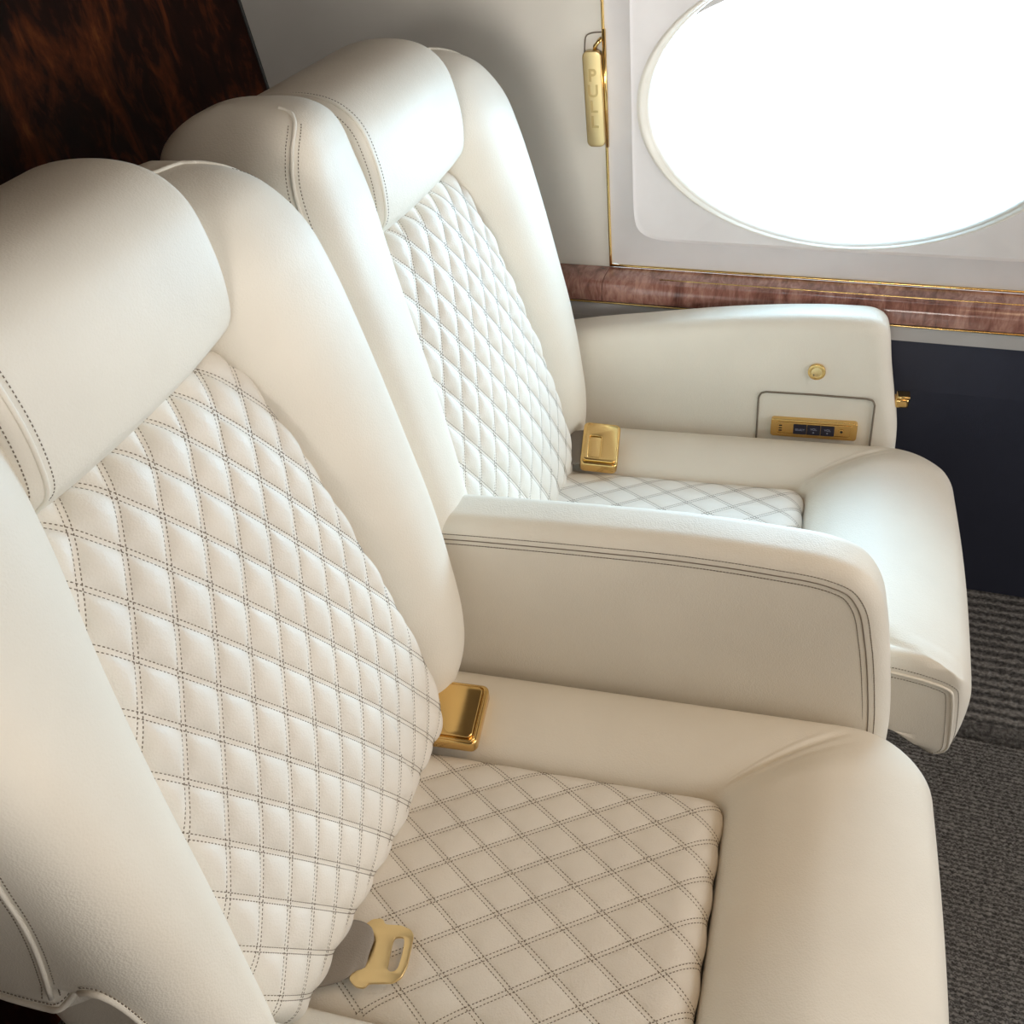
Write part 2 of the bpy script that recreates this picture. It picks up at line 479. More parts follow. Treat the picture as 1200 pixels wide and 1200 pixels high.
def back_cushion(parent):
    prof = spline([(-.640, .975), (-.605, .984), (-.575, .983), (-.551, .970), (-.533, .940), (-.506, .875), (-.478, .787), (-.451, .691), (-.429, .596), (-.419, .535),
                   (-.422, .50), (-.434, .472), (-.456, .452), (-.50, .442)], 600)
    ln = np.r_[0, np.cumsum(np.linalg.norm(np.diff(prof, axis=0), axis=1))]
    zz = lambda S: np.interp(S, ln, prof[:, 1])
    hr = lambda S: np.interp(zz(S), [.44, .47, .6, .8, .97, 1.03], [.168, .178, .176, .162, .151, .146])
    hl = lambda S: np.interp(zz(S), [.44, .47, .55, .68, .8, .9, .97, 1.03], [.180, .200, .226, .222, .200, .176, .152, .136])
    T = unit(np.gradient(prof, axis=0)); Nn = np.stack([-T[:, 1], T[:, 0]], -1)
    if Nn[300, 0] < 0: Nn = -Nn
    def base(S, V):
        S = np.asarray(S, float); V = np.asarray(V, float)
        u = np.interp(S, ln, prof[:, 0]); z = np.interp(S, ln, prof[:, 1])
        nu = np.interp(S, ln, Nn[:, 0]); nz = np.interp(S, ln, Nn[:, 1])
        h = np.where(V > 0, hr(S), hl(S)); w = V / h
        e = np.clip((np.abs(V) - (h - .026)) / .026, 0, 1.05)
        off = .012 * (1 - w * w) * sm(z, .47, .68) - .026 * (1 - np.sqrt(np.maximum(0, 1 - np.minimum(e, 1) ** 2)))
        u = u + .075 * np.minimum(V, .0 * V + .2) * sm(z, .72, .45) * (V < .05) 
        return np.stack([u + nu * off, V + 0 * u, z + nz * off], -1)
    hf = (hl, hr)
    s0 = float(np.interp(-.948, -prof[:, 1][150:], ln[150:]))
    q = Quilt(base, (-.0248, .0316), (.0206, .0352), s0, -.025, .0078); q.face = np.array((1., 0, 0)); q.amp = lambda S: .55 + .45 * sm(zz(S), .52, .80)
    return q.build('back_cushion', 0, ln[-1], hf, 520, 300, parent, PANEL)

def seat_cushion(parent):
    def base(S, V):
        S = np.asarray(S, float); V = np.asarray(V, float)
        du = np.clip((S + .135) / .035, 0, 1); dv = np.clip((np.abs(V) - .128) / .032, 0, 1)
        e = np.clip(np.sqrt(du ** 4 + dv ** 4) ** .5, 0, 1)
        z = .454 + .010 * (1 - (V / .16) ** 2) - .022 * (1 - np.sqrt(np.maximum(0, 1 - e ** 2.6)))
        return np.stack([S + 0 * V, V + 0 * S, z], -1)
    q = Quilt(base, (-.0235, .03375), (.0235, .03375), -.267, .033, .0024); q.face = np.array((0, 0, 1.))
    return q.build('seat_cushion', -.56, -.1, (lambda S: .160 + 0 * S,) * 2, 420, 300, parent, PANEL)

def seat_bolster(parent):
    F = np.array([(0, .432), (.03, .452), (.10, .468), (.22, .480), (.40, .487), (.533, .484), (.66, .477), (.764, .468), (.85, .457), (.907, .446), (.955, .425),
                  (.975, .400), (.972, .37), (.955, .343), (.92, .322), (.87, .309), (.80, .302), (.70, .305), (.6, .315)])
    S_ = np.array([(0, .43), (.04, .446), (.12, .458), (.28, .467), (.45, .471), (.62, .469), (.78, .461), (.88, .449), (.95, .432), (.985, .41), (1, .38), (1, .35),
                   (.99, .33), (.95, .32), (.9, .315), (.83, .313), (.75, .315), (.65, .32), (.55, .33)])
    G = np.array([(0, .44), (.08, .455), (.2, .465), (.4, .472), (.6, .476), (.75, .476), (.87, .473), (.94, .466), (.98, .457), (1, .445), (1, .42), (1, .39), (1, .365),
                  (1, .345), (1, .328), (.97, .316), (.9, .31), (.7, .31), (.5, .315)])
    def up(A):   # same parameter for all three
        A = np.vstack([2 * A[0] - A[1], A, 2 * A[-1] - A[-2]]); out = []
        for i in range(1, len(A) - 2):
            p0, p1, p2, p3 = A[i - 1:i + 3]
            for t in np.linspace(0, 1, 4, endpoint=False):
                out.append(.5 * (2 * p1 + (p2 - p0) * t + (2 * p0 - 5 * p1 + 4 * p2 - p3) * t * t + (3 * p1 - p0 - 3 * p2 + p3) * t ** 3))
        out.append(A[-2]); return np.array(out)
    F, S_, G = up(F), up(S_), up(G)
    I, O, Wf, Wr, K = [], [], [], [], []
    def add(i, o, f, r, k): I.append(i); O.append(o); Wf.append(f); Wr.append(r); K.append(k)
    for t in np.linspace(0, 1, 26)[:-1]:
        add((-.60 + .48 * t, .160), (-.60 + .645 * t, .305), 0, 1, -1)
    for t in np.linspace(0, 1, 28):
        a = R(90 * (1 - t)); b = R(90 * (1 - t))
        add((-.12 + .02 * math.cos(a), .14 + .02 * math.sin(a)), (.045 + .082 * math.cos(b), .223 + .082 * math.sin(b)), sm(t, .1, .9), 1, t)
    for t in np.linspace(0, 1, 34)[1:-1]:
        add((-.10, .14 - .28 * t), (.127 + .005 * math.sin(math.pi * t), .223 - .398 * t), 1, 1 if t < .5 else 0, -1)
    for t in np.linspace(0, 1, 20):
        a = R(-90 * t)
        add((-.12 + .02 * math.cos(a), -.14 + .02 * math.sin(a)), (.092 + .035 * math.cos(a), -.175 + .035 * math.sin(a)), 1 - sm(t, .1, .95), 0, -1)
    for t in np.linspace(0, 1, 26)[1:]:
        add((-.12 - .48 * t, -.160), (.092 - .692 * t, -.21), 0, 0, -1)
    P = []
    for i, o, f, r, k in zip(I, O, Wf, Wr, K):
        side = S_ if r else G
        pr = F * f + side * (1 - f)
        i, o = np.array(i), np.array(o)
        xy = i + (o - i) * pr[:, :1]; z = pr[:, 1].copy()
        if k >= 0:
            win = sm(pr[:, 0], .04, .2) * (1 - sm(pr[:, 0], .45, .85)) * (np.arange(len(pr)) < 34)
            z -= .0042 * win * (.5 + .5 * math.cos(2 * math.pi * 5 * (k - .20))) * math.exp(-((k - .20) / .17) ** 2)
        if not r:      # the end panel follows the section of the front roll
            kf = sm(xy[:, 1], -.16, -.20); u = xy[:, 0]
            top = np.interp(u, [-.6, -.02, .02, .05, .072, .090, .104, .113, .119, .125], [.477, .480, .481, .478, .470, .459, .445, .428, .408, .395])
            bot = np.interp(u, [-.6, -.05, .02, .045, .070, .090, .103, .112, .119, .125], [.36, .36, .355, .343, .322, .310, .313, .330, .365, .39])
            z = z * (1 - kf) + np.clip(z, bot, top) * kf
        P.append(np.column_stack([xy, z]))
    P = np.array(P); mb = MB(); mb.grid(L(P))
    # seam of the aisle-side end panel, following the surface
    Nr = unit(np.cross(np.gradient(P, axis=0), np.gradient(P, axis=1)))
    if Nr[60, 20, 2] < 0: Nr = -Nr
    kn = spline([(128, 33), (116, 33), (110, 33.3), (107, 34.6), (104.4, 37.6), (102.2, 42), (100.6, 48), (99.6, 54), (99, 60), (99.5, 66)], 240)
    def at(i, j):
        a = np.clip(i.astype(int), 0, len(P) - 2); b = np.clip(j.astype(int), 0, P.shape[1] - 2); fa = (i - a)[:, None]; fb = (j - b)[:, None]
        g = lambda A: A[a, b] * (1 - fa) * (1 - fb) + A[a + 1, b] * fa * (1 - fb) + A[a, b + 1] * (1 - fa) * fb + A[a + 1, b + 1] * fa * fb
        return g(P), unit(g(Nr))
    p, n = at(kn[:, 0], kn[:, 1])
    for c3 in range(3): p[:, c3] = np.convolve(np.pad(p[:, c3], 5, 'reflect', reflect_type='odd'), np.ones(11) / 11, 'valid')
    tube(mb, L(p + n * .0006), .0019)
    tg = unit(np.gradient(p, axis=0)); sd = np.cross(n, tg)
    FL = P.reshape(-1, 3); FN = Nr.reshape(-1, 3)
    for d in (-.0075, .0075):
        q = p + sd * d; q2 = []; n2 = []
        for x in q:
            j = int(np.argmin(((FL - x) ** 2).sum(1))); q2.append(x - FN[j] * np.dot(x - FL[j], FN[j])); n2.append(FN[j])
        dashes(mb, L(np.array(q2)), np.array(n2), h=.0006)
    return mb.build('seat_bolster', [CREAM, STITCH], parent)

def armrest(parent, outline, v0, v1, rows, name='armrest'):
    C = spline(outline, 220)
    T = unit(np.gradient(C, axis=0)); Nn = np.stack([-T[:, 1], T[:, 0]], -1)
    if Nn[60, 1] < 0: Nn = -Nn
    vc, w = (v0 + v1) / 2, (v1 - v0) / 2; Rr = .024
    vs, dr = [], []
    for a in np.linspace(0, 90, 12):
        vs.append(-w + w * .62 * (1 - math.cos(R(a)))); dr.append(Rr * (1 - math.sin(R(a))))
    vs += [-x for x in vs[::-1]]; dr += dr[::-1]
    vs = np.array(vs); dr = np.array(dr)
    P = np.array([np.column_stack([C[:, 0] - Nn[:, 0] * d, np.full(len(C), vc + v), C[:, 1] - Nn[:, 1] * d]) for v, d in zip(vs, dr)])
    mb = MB(); mb.grid(L(P))
    for k, sg in ((0, -1), (-1, 1)):          # side faces, slightly domed
        E = P[k]; mid = np.array((E[:, 0].mean(), 0, 0)); 
        axis = np.column_stack([np.linspace(C[0, 0], C[-1, 0] - .004, 220), np.full(220, .33)])
        B = np.array([np.column_stack([E[:, 0] * (1 - t) + axis[:, 0] * t, E[:, 1] + sg * .003 * math.sin(math.pi * t), E[:, 2] * (1 - t) + axis[:, 1] * t]) for t in np.linspace(0, 1, 10)])
        mb.grid(L(B))
    if rows:
        E0 = P[0]
        n = np.repeat([[0, -1., 0]], len(C), 0)
        def off(d): return np.column_stack([C[:, 0] - Nn[:, 0] * d, np.full(len(C), v0 - .0004), C[:, 1] - Nn[:, 1] * d])
        sel = slice(int(len(C) * .02), int(len(C) * .985))
        tube(mb, L(off(Rr + .0005)[sel] + np.array((0, .0002, 0))), .0007, mi=1)
        dashes(mb, L((off(Rr - .0065) + np.array((0, .0012, 0)))[sel]), unit(n + np.column_stack([Nn[:, 0], 0 * Nn[:, 0], Nn[:, 1]]) * .6)[sel], ln=.0029, w=.0012)
        dashes(mb, L(off(Rr + .0068)[sel]), n[sel], ln=.0029, w=.0012)
    return mb.build(name, [CREAM, STITCH], parent)

def make_seat(yc):
    root = seat_root('passenger_seat', yc)
    parts = {}
    parts['bolster_far'] = side_bolster(1, root)
    parts['bolster_near'] = side_bolster(-1, root, 'arch')
    parts['headrest'] = headrest(root)
    parts['back_cushion'] = back_cushion(root)
    parts['seat_cushion'] = seat_cushion(root)
    parts['seat_bolster'] = seat_bolster(root)
    mb = MB()     # padded shell that closes the back
    zs = np.linspace(.36, 1.09, 40); th = np.linspace(0, 2 * np.pi, 60, endpoint=False)
    e = 5
    c, s = np.cos(th), np.sin(th); pc = np.sign(c) * abs(c) ** (2 / e); ps = np.sign(s) * abs(s) ** (2 / e)
    P = []
    for z in zs:
        k = (1 - max(0, (z - 1.05) / .05) ** 2 * .5) if z > 1.05 else 1.
        uc = -.60 - .04 * (z - .36) / .7
        P.append(np.column_stack([uc + .055 * pc * k, .20 * ps * k, np.full(60, z)]))
    mb.loft(L(np.array(P)))
    parts['back_shell'] = mb.build('back_shell', CREAM, root)
    mb = MB()
    rbox(mb, L((-.27, .045, .245)), (.60, .47, .17), .03, seg=4)
    rbox(mb, L((-.27, .045, .08)), (.42, .36, .16), .012)
    parts['base'] = mb.build('base', CREAM, root, autosmooth=40)
    return root, parts

near, NP = make_seat(.570)
tag(near, 'cream leather cabin seat in the foreground nearest the aisle, gold belt tongue lying on it', 'seat', 'pair of quilted cabin seats')
armrest(near, [(-.60, .640), (-.53, .668), (-.456, .6745), (-.36, .6775), (-.264, .679), (-.169, .679), (-.078, .674), (-.012, .666), (.022, .651), (.042, .622), (.055, .57), (.066, .50), (.073, .43), (.073, .335)],
        .305, .378, True)
mb = MB()
rbox(mb, L((-.36, -.254, .47)), (.50, .070, .17), .02, seg=4)
sa = mb.build('stowed_armrest', CREAM, near, autosmooth=40)

# the window seat: the same parts again, its back set slightly further back
far = seat_root('passenger_seat', 1.168)
tag(far, 'cream leather cabin seat beside the oval window, behind the middle armrest', 'seat', 'pair of quilted cabin seats')
BACK = ('bolster_far', 'bolster_near', 'headrest', 'back_cushion', 'back_shell')
for k, o in NP.items():
    if k == 'bolster_near': c = side_bolster(-1, far, 'deep')
    else: c = o.copy()
    if k != 'bolster_near': COL.objects.link(c)
    c.parent = far
    if k in BACK:
        a = R(-2.5); px = -.60 - U0
        c.rotation_euler = (0, 0, a)
        c.location = (px - px * math.cos(a) - .046, -px * math.sin(a), -.044)
FA = armrest(far, [(-.60, .580), (-.54, .603), (-.48, .617), (-.36, .634), (-.24, .649), (-.139, .657), (-.06, .6585), (-.02, .655), (-.004, .644), (.003, .625), (.012, .571), (.022, .52), (.032, .47), (.036, .335)],
        .305, .378, False)

# controls on the window armrest (plane v = .305, facing -v)
def arm_plate(name, mat, loop, u, z, depth, bevel, parent, tilt=0., lift=0.):
    mb = MB(); c, s = math.cos(tilt), math.sin(tilt)
    put(mb, curve_mesh(loop, depth / 2, bevel), L((u, .3035 - lift, z)), (1, 0, 0), (0, s, c), (0, -c, s))
    return mb, parent
mb = MB()
TL = R(-4)
FX = np.array((1, 0, 0)); FY = np.array((0, 0, 1)); FZ = np.array((0, -1, 0))
# pocket outline: stitched seam line with a shallow recessed pad
fr = [np.array(p) for p in [(-.184, .440), (-.184, .520), (-.181, .528), (-.174, .531), (-.10, .531), (-.02, .529), (-.011, .527), (-.007, .519), (-.006, .440)]]
line = resample(np.array([fr[0], fr[1], fr[2], fr[3], fr[4], fr[5], fr[6], fr[7], fr[8]]), 90)
mb = MB(); tube(mb, L(np.column_stack([line[:, 0], np.full(90, .3012), line[:, 1]])), .0016, mi=0)
mb.build('pocket_seam', STITCH, far)
cp = MB()
cc = np.array((-.095, .2985, .471))
put(cp, curve_mesh([rrect(.131, .030, .004)], .004, .0012), L(cc), FX, FY, FZ)
put(cp, curve_mesh([rrect(.117, .023, .004), rrect(.113, .019, .003)], .0006, .0003), L(cc + FZ * .0054), FX, FY, FZ)
for k in range(3):
    put(cp, curve_mesh([rrect(.005, .0018, .0004, 2)], .0003), L(cc + FX * (-.0515) + FY * (.0045 - .0045 * k) + FZ * .0054), FX, FY, FZ, 1)
panel = cp.build('control_panel', [GOLD, DARKSLOT], far, autosmooth=40)
panel['label'] = 'gold control panel with three dark buttons'
for k, (a, b) in enumerate((('SELECT', None), ('VOL', 1), ('VOL', -1))):
    bt = MB(); ux = -.0209 + .0213 * k
    put(bt, curve_mesh([rrect(.0198, .0165, .0012)], .0012, .0005), L(cc + FX * ux + FZ * .0062), FX, FY, FZ)
    put(bt, text_mesh(a, .0046 if b is None else .0054), L(cc + FX * ux + FY * (0 if b is None else .0022) + FZ * .0082), FX, FY, FZ, 1)
    if b is not None:
        tri = [(-.0016, -.001 * b), (.0016, -.001 * b), (0, .0016 * b)]
        put(bt, curve_mesh([tri if b > 0 else tri[::-1]], .0002), L(cc + FX * ux + FY * (-.0035) + FZ * .0082), FX, FY, FZ, 1)
    o = bt.build('button', [BUTTON, GREYTXT], panel, autosmooth=40)
    o['label'] = ('dark button marked SELECT', 'dark button beside SELECT', 'dark button nearest the headphone socket')[k]
sk = MB()
circ = lambda r, n=28: [(r * math.cos(2 * math.pi * k / n), r * math.sin(2 * math.pi * k / n)) for k in range(n)]
put(sk, curve_mesh([circ(.0042), circ(.0024)], .0006, .0002), L(cc + FX * .043 + FZ * .0058), FX, FY, FZ)
put(sk, curve_mesh([circ(.0024)], .0004), L(cc + FX * .043 + FZ * .0052), FX, FY, FZ, 1)
sk.build('headphone_socket', [GOLD, DARKSLOT], panel, autosmooth=40)
rb = MB(); rc = np.array((-.0985, .3005, .5725))
put(rb, curve_mesh([circ(.0125, 40), circ(.0088, 40)], .002, .0008), L(rc), FX, FY, FZ)
ring = rb.build('recline_button', GOLD, far, autosmooth=40)
pb = MB()
put(pb, curve_mesh([circ(.0082, 40)], .0014, .0006), L(rc + FZ * .0006), FX, FY, FZ)
put(pb, curve_mesh([circ(.0011, 12)], .0003), L(rc + FZ * .0028 + FX * (-.0042) + FY * (-.0045)), FX, FY, FZ, 1)
pb.build('push_cap', [GOLDS, DARKSLOT], ring, autosmooth=40)
lv = MB()
rbox(lv, L((.034, .338, .5085)), (.022, .022, .016), .004)
rbox(lv, L((.036, .338, .5185)), (.020, .021, .005), .002)
lv.build('release_lever', GOLD, far, autosmooth=40)

# ------------------------------------------------------------------ belts
def wpt(root_y, P):
    """measured seat frame -> world"""
    c, s = math.cos(YAW), math.sin(YAW)
    P = np.asarray(P, float)
    return np.stack([P[..., 0] * c - P[..., 1] * s, root_y + P[..., 0] * s + P[..., 1] * c, P[..., 2]], -1)

def buckle(yc, corners, thick, notch, label):
    """corners: back-aisle, front-aisle, front-window, back-window points of the top face (seat frame)"""
    Q = wpt(yc, corners); O = Q.mean(0)
    X = unit((Q[1] + Q[2] - Q[0] - Q[3])); Yv = (Q[2] + Q[3] - Q[0] - Q[1]); Z = unit(np.cross(X, Yv)); Yv = unit(np.cross(Z, X))
    w = np.linalg.norm((Q[1] + Q[2] - Q[0] - Q[3]) / 2); h = np.linalg.norm((Q[2] + Q[3] - Q[0] - Q[1]) / 2)
    root = empty('belt_buckle', O - Z * thick)
    Ob = Z * thick * .5 * 1.0
    mb = MB()
    Bm = np.stack([X, Yv, Z], 1)
    put(mb, curve_mesh([rrect(w, h, .006)], thick * .5 - .003, .003, 4), Z * thick * .5, X, Yv, Z)
    for k in (-.35, .1):
        rbox(mb, Z * thick * .5 + X * w * k * .8 - Yv * (h / 2), (.011, .0016, .003), .0004, Bm, 1)
    mb.build('body', [GOLD, DARKSLOT], root, autosmooth=50)
    fl = MB()
    if notch:
        put(fl, curve_mesh([rrect(w * .93, h * .90, .005), [(x - w * .17, y - h * .12) for x, y in rrect(w * .40, h * .58, .004)]], .0016, .0014, 3), Z * (thick + .0012), X, Yv, Z)
        put(fl, curve_mesh([rrect(w * .36, h * .52, .004)], .0006, .0008), Z * (thick + .0002) - X * w * .17 - Yv * h * .12, X, Yv, Z)
    else:
        put(fl, curve_mesh([rrect(w * .90, h * .86, .005)], .0016, .0016, 3), Z * (thick + .0016) - X * w * .04 + Yv * h * .0, X, Yv, Z)
        rim = np.array(rrect(w - .002, h - .002, .006))
        sel = [p for p in rim if p[0] > -w * .49]
        t = np.array([(x, y, 0) for x, y in rim])
        t = np.vstack([t, t[:1]])
        tube(fl, Z * (thick + .0006) + t[:, :1] * X + t[:, 1:2] * Yv, .0015)
    fl.build('release_flap', GOLD, root, autosmooth=50)
    st = MB()
    P = np.array([O * 0 + X * (-w * .5 - d) + Z * (thick * .45 - d * .35) for d in np.linspace(-.004, .05, 8)])
    G = np.stack([P + Yv * h * .42 + Z * .001, P - Yv * h * .42 + Z * .001, P - Yv * h * .42 - Z * .001, P + Yv * h * .42 - Z * .001], 1)
    st.loft(G)
    st.build('strap', WEB, root, smooth=False)
    tag(root, label, 'buckle', 'gold seat belt buckles')
    return root

buckle(.570, [(-.440, .153, .479), (-.386, .156, .476), (-.389, .232, .489), (-.445, .226, .493)], .018, False,
       'flat polished gold belt buckle tucked beside the foreground seat back')
buckle(1.168, [(-.435, .134, .484), (-.380, .139, .476), (-.401, .217, .502), (-.450, .206, .508)], .020, True,
       'gold belt buckle with thumb notch on the window seat')

sb = empty('seat_belt', tuple(wpt(.570, np.array((-.42, -.11, .468)))))
base = np.array(sb.location)
mb = MB()
rows = [((-.54, -.194, .464), (-.54, -.118, .471)), ((-.50, -.176, .468), (-.502, -.108, .475)), ((-.461, -.159, .471), (-.463, -.098, .482)), ((-.430, -.1465, .475), (-.438, -.0885, .486)),
        ((-.4165, -.1385, .4775), (-.4200, -.0866, .4855)), ((-.411, -.1308, .4775), (-.409, -.0905, .484)), ((-.4035, -.1267, .476), (-.4045, -.0985, .481))]
A = spline([r[0] for r in rows], 40); B = spline([r[1] for r in rows], 40)
top = np.array([[a * (1 - t) + b * t + np.array((0, 0, .003 * math.sin(math.pi * t))) for t in np.linspace(0, 1, 14)] for a, b in zip(A, B)])
bot = top - np.array((0, 0, .0028))
mb.loft(wpt(.570, np.concatenate([top, bot[:, ::-1]], 1)) - base)
for tt in (.1, .9):
    p = np.array([a * (1 - tt) + b * tt + np.array((0, 0, .001)) for a, b in zip(A, B)])
mb.build('strap', WEB, sb)
sb.children[0]['label'] = 'taupe webbing strap'
# latch plate, outline measured in the plane of the seat
f_ = 1200.
Yc = np.array((580, -950, 1200.)); Yc /= np.linalg.norm(Yc)
Xc = np.array((3329, 517, -1200.)); Xc /= np.linalg.norm(Xc); Xc = Xc - Yc * Xc.dot(Yc); Xc /= np.linalg.norm(Xc)
Zc = np.cross(Xc, Yc); MC = np.array([Xc, Yc, Zc]); CAM = np.array((0, 0, 1.38))
PLATE = [(-.4211, -.0853), (-.4155, -.0771), (-.4059, -.0746), (-.4014, -.0801), (-.3851, -.0777), (-.3738, -.0801), (-.3700, -.0845), (-.3651, -.1152), (-.3664, -.1269), (-.3725, -.1333),
         (-.3954, -.1386), (-.3968, -.1438), (-.4053, -.1444), (-.4139, -.1393), (-.4142, -.1337), (-.4044, -.1257), (-.4082, -.0985), (-.4150, -.0894)]
SLOT = [(-.3866, -.0902), (-.3793, -.0883), (-.3762, -.0912), (-.3723, -.1183), (-.3738, -.1224), (-.3779, -.1245), (-.3823, -.1228), (-.3838, -.1173), (-.3875, -.0938)]
plate = [(x + .3930, y + .1095) for x, y in PLATE]
pl = MB()
def rot(pts, a):
    c, s = math.cos(a), math.sin(a); return [(x * c - y * s, x * s + y * c) for x, y in pts]
slot = [tuple(q) for q in spline([(x + .3930, y + .1095) for x, y in SLOT], 60, True)]
ctr = wpt(.570, np.array((-.3930, -.1095, .4752))) - base
cX = np.array((math.cos(YAW), math.sin(YAW), .02)); cY = np.array((-math.sin(YAW), math.cos(YAW), .0))
PX = np.array(plate)
P2 = resample(np.vstack([PX, PX[:1]]), 150, True)
for _ in range(3): P2 = (np.roll(P2, 1, 0) + P2 * 2 + np.roll(P2, -1, 0)) / 4
put(pl, curve_mesh([[tuple(p) for p in P2], slot], -.0002 + .0012, .0006, 3), ctr, cX, cY, np.cross(cX, cY))
o = pl.build('latch_plate', GOLDS, sb, autosmooth=50)
o['label'] = 'gold belt tongue with a slot'
tag(sb, 'taupe webbing belt end with slotted gold tongue, lying on the quilted foreground seat', 'seat belt')

# ------------------------------------------------------------------ the cabin
def plane(name, P, mat, th=None):
    mb = MB(); mb.add(P, [tuple(range(len(P)))]); return struct(mb.build(name, mat, None, smooth=False))
YW = 1.60
def slab(name, lo, hi, mat, r=.0):
    mb = MB(); lo, hi = np.array(lo), np.array(hi)
    if r: rbox(mb, (lo + hi) / 2, hi - lo, r)
    else:
        V = [(x, y, z) for x in (lo[0], hi[0]) for y in (lo[1], hi[1]) for z in (lo[2], hi[2])]
        mb.add(V, [(0, 1, 3, 2), (4, 6, 7, 5), (0, 4, 5, 1), (2, 3, 7, 6), (0, 2, 6, 4), (1, 5, 7, 3)])
    return mb.build(name, mat, None, smooth=bool(r), autosmooth=40 if r else None)

struct(slab('floor', (-1.6, -.72, -.05), (2.6, 1.302, 0), CARPET))
struct(slab('floor_side', (-1.6, 1.312, -.05), (2.6, 1.70, .03), CARPETR))
struct(slab('floor_channel', (-1.6, 1.302, -.05), (2.6, 1.312, -.02), DARKSLOT))
struct(slab('ceiling', (-1.6, -.72, 1.95), (2.6, 1.72, 2.0), CEILM))
struct(slab('wall_right', (-1.6, -.72, 0), (2.6, -.66, 1.95), CEILM))
# rear bulkhead in burl walnut, leaning back a little
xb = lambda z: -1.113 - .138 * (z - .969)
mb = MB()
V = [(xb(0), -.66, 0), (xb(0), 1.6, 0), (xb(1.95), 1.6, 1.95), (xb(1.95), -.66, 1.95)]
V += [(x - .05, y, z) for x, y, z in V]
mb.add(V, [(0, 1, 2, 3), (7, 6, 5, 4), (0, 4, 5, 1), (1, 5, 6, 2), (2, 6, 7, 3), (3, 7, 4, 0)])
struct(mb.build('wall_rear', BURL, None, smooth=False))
mb = MB(); zz = np.linspace(.1, 1.9, 20)
tube(mb, np.column_stack([[xb(z) for z in zz], np.full(20, 1.598), zz]), .004)
struct(mb.build('trim_1', DARKSLOT))

# window wall: leather-covered part behind the seats
struct(slab('wall_left', (-1.6, YW, .60), (-.4955, YW + .05, 1.95), WALLM))
# window surround with its oval opening
cx, cz, ea, eb = -.118, .9245, .312, .2072
ph = np.linspace(0, 2 * np.pi, 240, endpoint=False)
def sup(a, b, n, y, dx=0, dz=0):
    c, s = np.cos(ph), np.sin(ph)
    r = (np.abs(c / a) ** n + np.abs(s / b) ** n) ** (-1 / n)
    return np.column_stack([cx + dx + r * c, np.full(len(ph), y), cz + dz + r * s])
def box(x0, x1, z0, z1, y):
    out = []
    for a in ph:
        c, s = math.cos(a), math.sin(a); t = 1e9
        if c > 1e-9: t = min(t, (x1 - cx) / c)
        if c < -1e-9: t = min(t, (x0 - cx) / c)
        if s > 1e-9: t = min(t, (z1 - cz) / s)
        if s < -1e-9: t = min(t, (z0 - cz) / s)
        out.append((cx + t * c, y, cz + t * s))
    return np.array(out)
win = MB()
rings = [box(-.4925, .2565, .6645, 1.40, YW + .03), box(-.4925, .2565, .6645, 1.40, YW), sup(.336, .2155, 14, YW), sup(.3345, .2142, 14, YW - .0012), sup(.332, .2125, 14, YW + .0012),
         sup(.330, .2115, 12, YW + .003), sup(ea + .015, eb + .0036, 2, YW + .0034)]
win.grid(np.array(rings), cv=True)
struct(win.build('window_1', FRAMEM, None, autosmooth=50))
lip = MB()
rings = []
for t in np.linspace(0, 1, 12):
    k = 1 - t
    rings.append(sup(ea + .0155 * k, eb + .0045 * k, 2, YW + .0035 - .005 * math.sin(math.pi * min(1, t * 1.15)) + .004 * t))
rings += [sup(ea - .002, eb - .002, 2, YW + .02), sup(ea - .006, eb - .006, 2, YW + .055)]
lip.grid(np.array(rings), cv=True)
struct(lip.build('window_1_lip', LIPM))
g = MB(); ring = sup(ea + .002, eb + .002, 2, YW + .045)
g.add(ring, [tuple(range(len(ring)))])
struct(g.build('window_1_glass', GLASS, None, smooth=False))
# lower edge of the drawn-up shade
sh = MB()
q0 = [(-.392, 1.029), (-.380, 1.038), (-.349, 1.056), (-.318, 1.069), (-.247, 1.111), (-.118, 1.128), (.02, 1.12), (.15, 1.06), (.15, 1.2), (-.392, 1.2)]
for yy in (YW + .030,):
    A = np.array([(x, yy, z) for x, z in q0]); B = A + np.array((0, .004, 0)); nq = len(q0)
    sh.add(np.vstack([A, B]), [tuple(range(nq)), tuple(range(2 * nq - 1, nq - 1, -1))] + [(i, (i + 1) % nq, nq + (i + 1) % nq, nq + i) for i in range(nq)])
struct(sh.build('window_1_shade', GREYM, None, smooth=False))
# wall further forward and above
struct(slab('wall_left_forward', (.2566, YW, .60), (2.6, YW + .05, 1.95), WALLM))
struct(slab('wall_left_upper', (-.4925, YW, 1.402), (.2565, YW + .05, 1.95), WALLM))

# polished gold strips
def strip(name, P, r, parent=None):
    mb = MB(); tube(mb, resample(np.array(P, float), 60), r, 10); return mb.build(name, GOLD, parent)
struct(strip('trim_2', [(-.494, YW - .002, .662), (-.494, YW - .002, 1.95)], .0024))
struct(strip('trim_6', [(.2575, YW - .002, .662), (.2575, YW - .002, 1.95)], .0024))
struct(strip('trim_3', [(-.494, YW - .002, .6635), (1.2, YW - .002, .6635)], .0022))

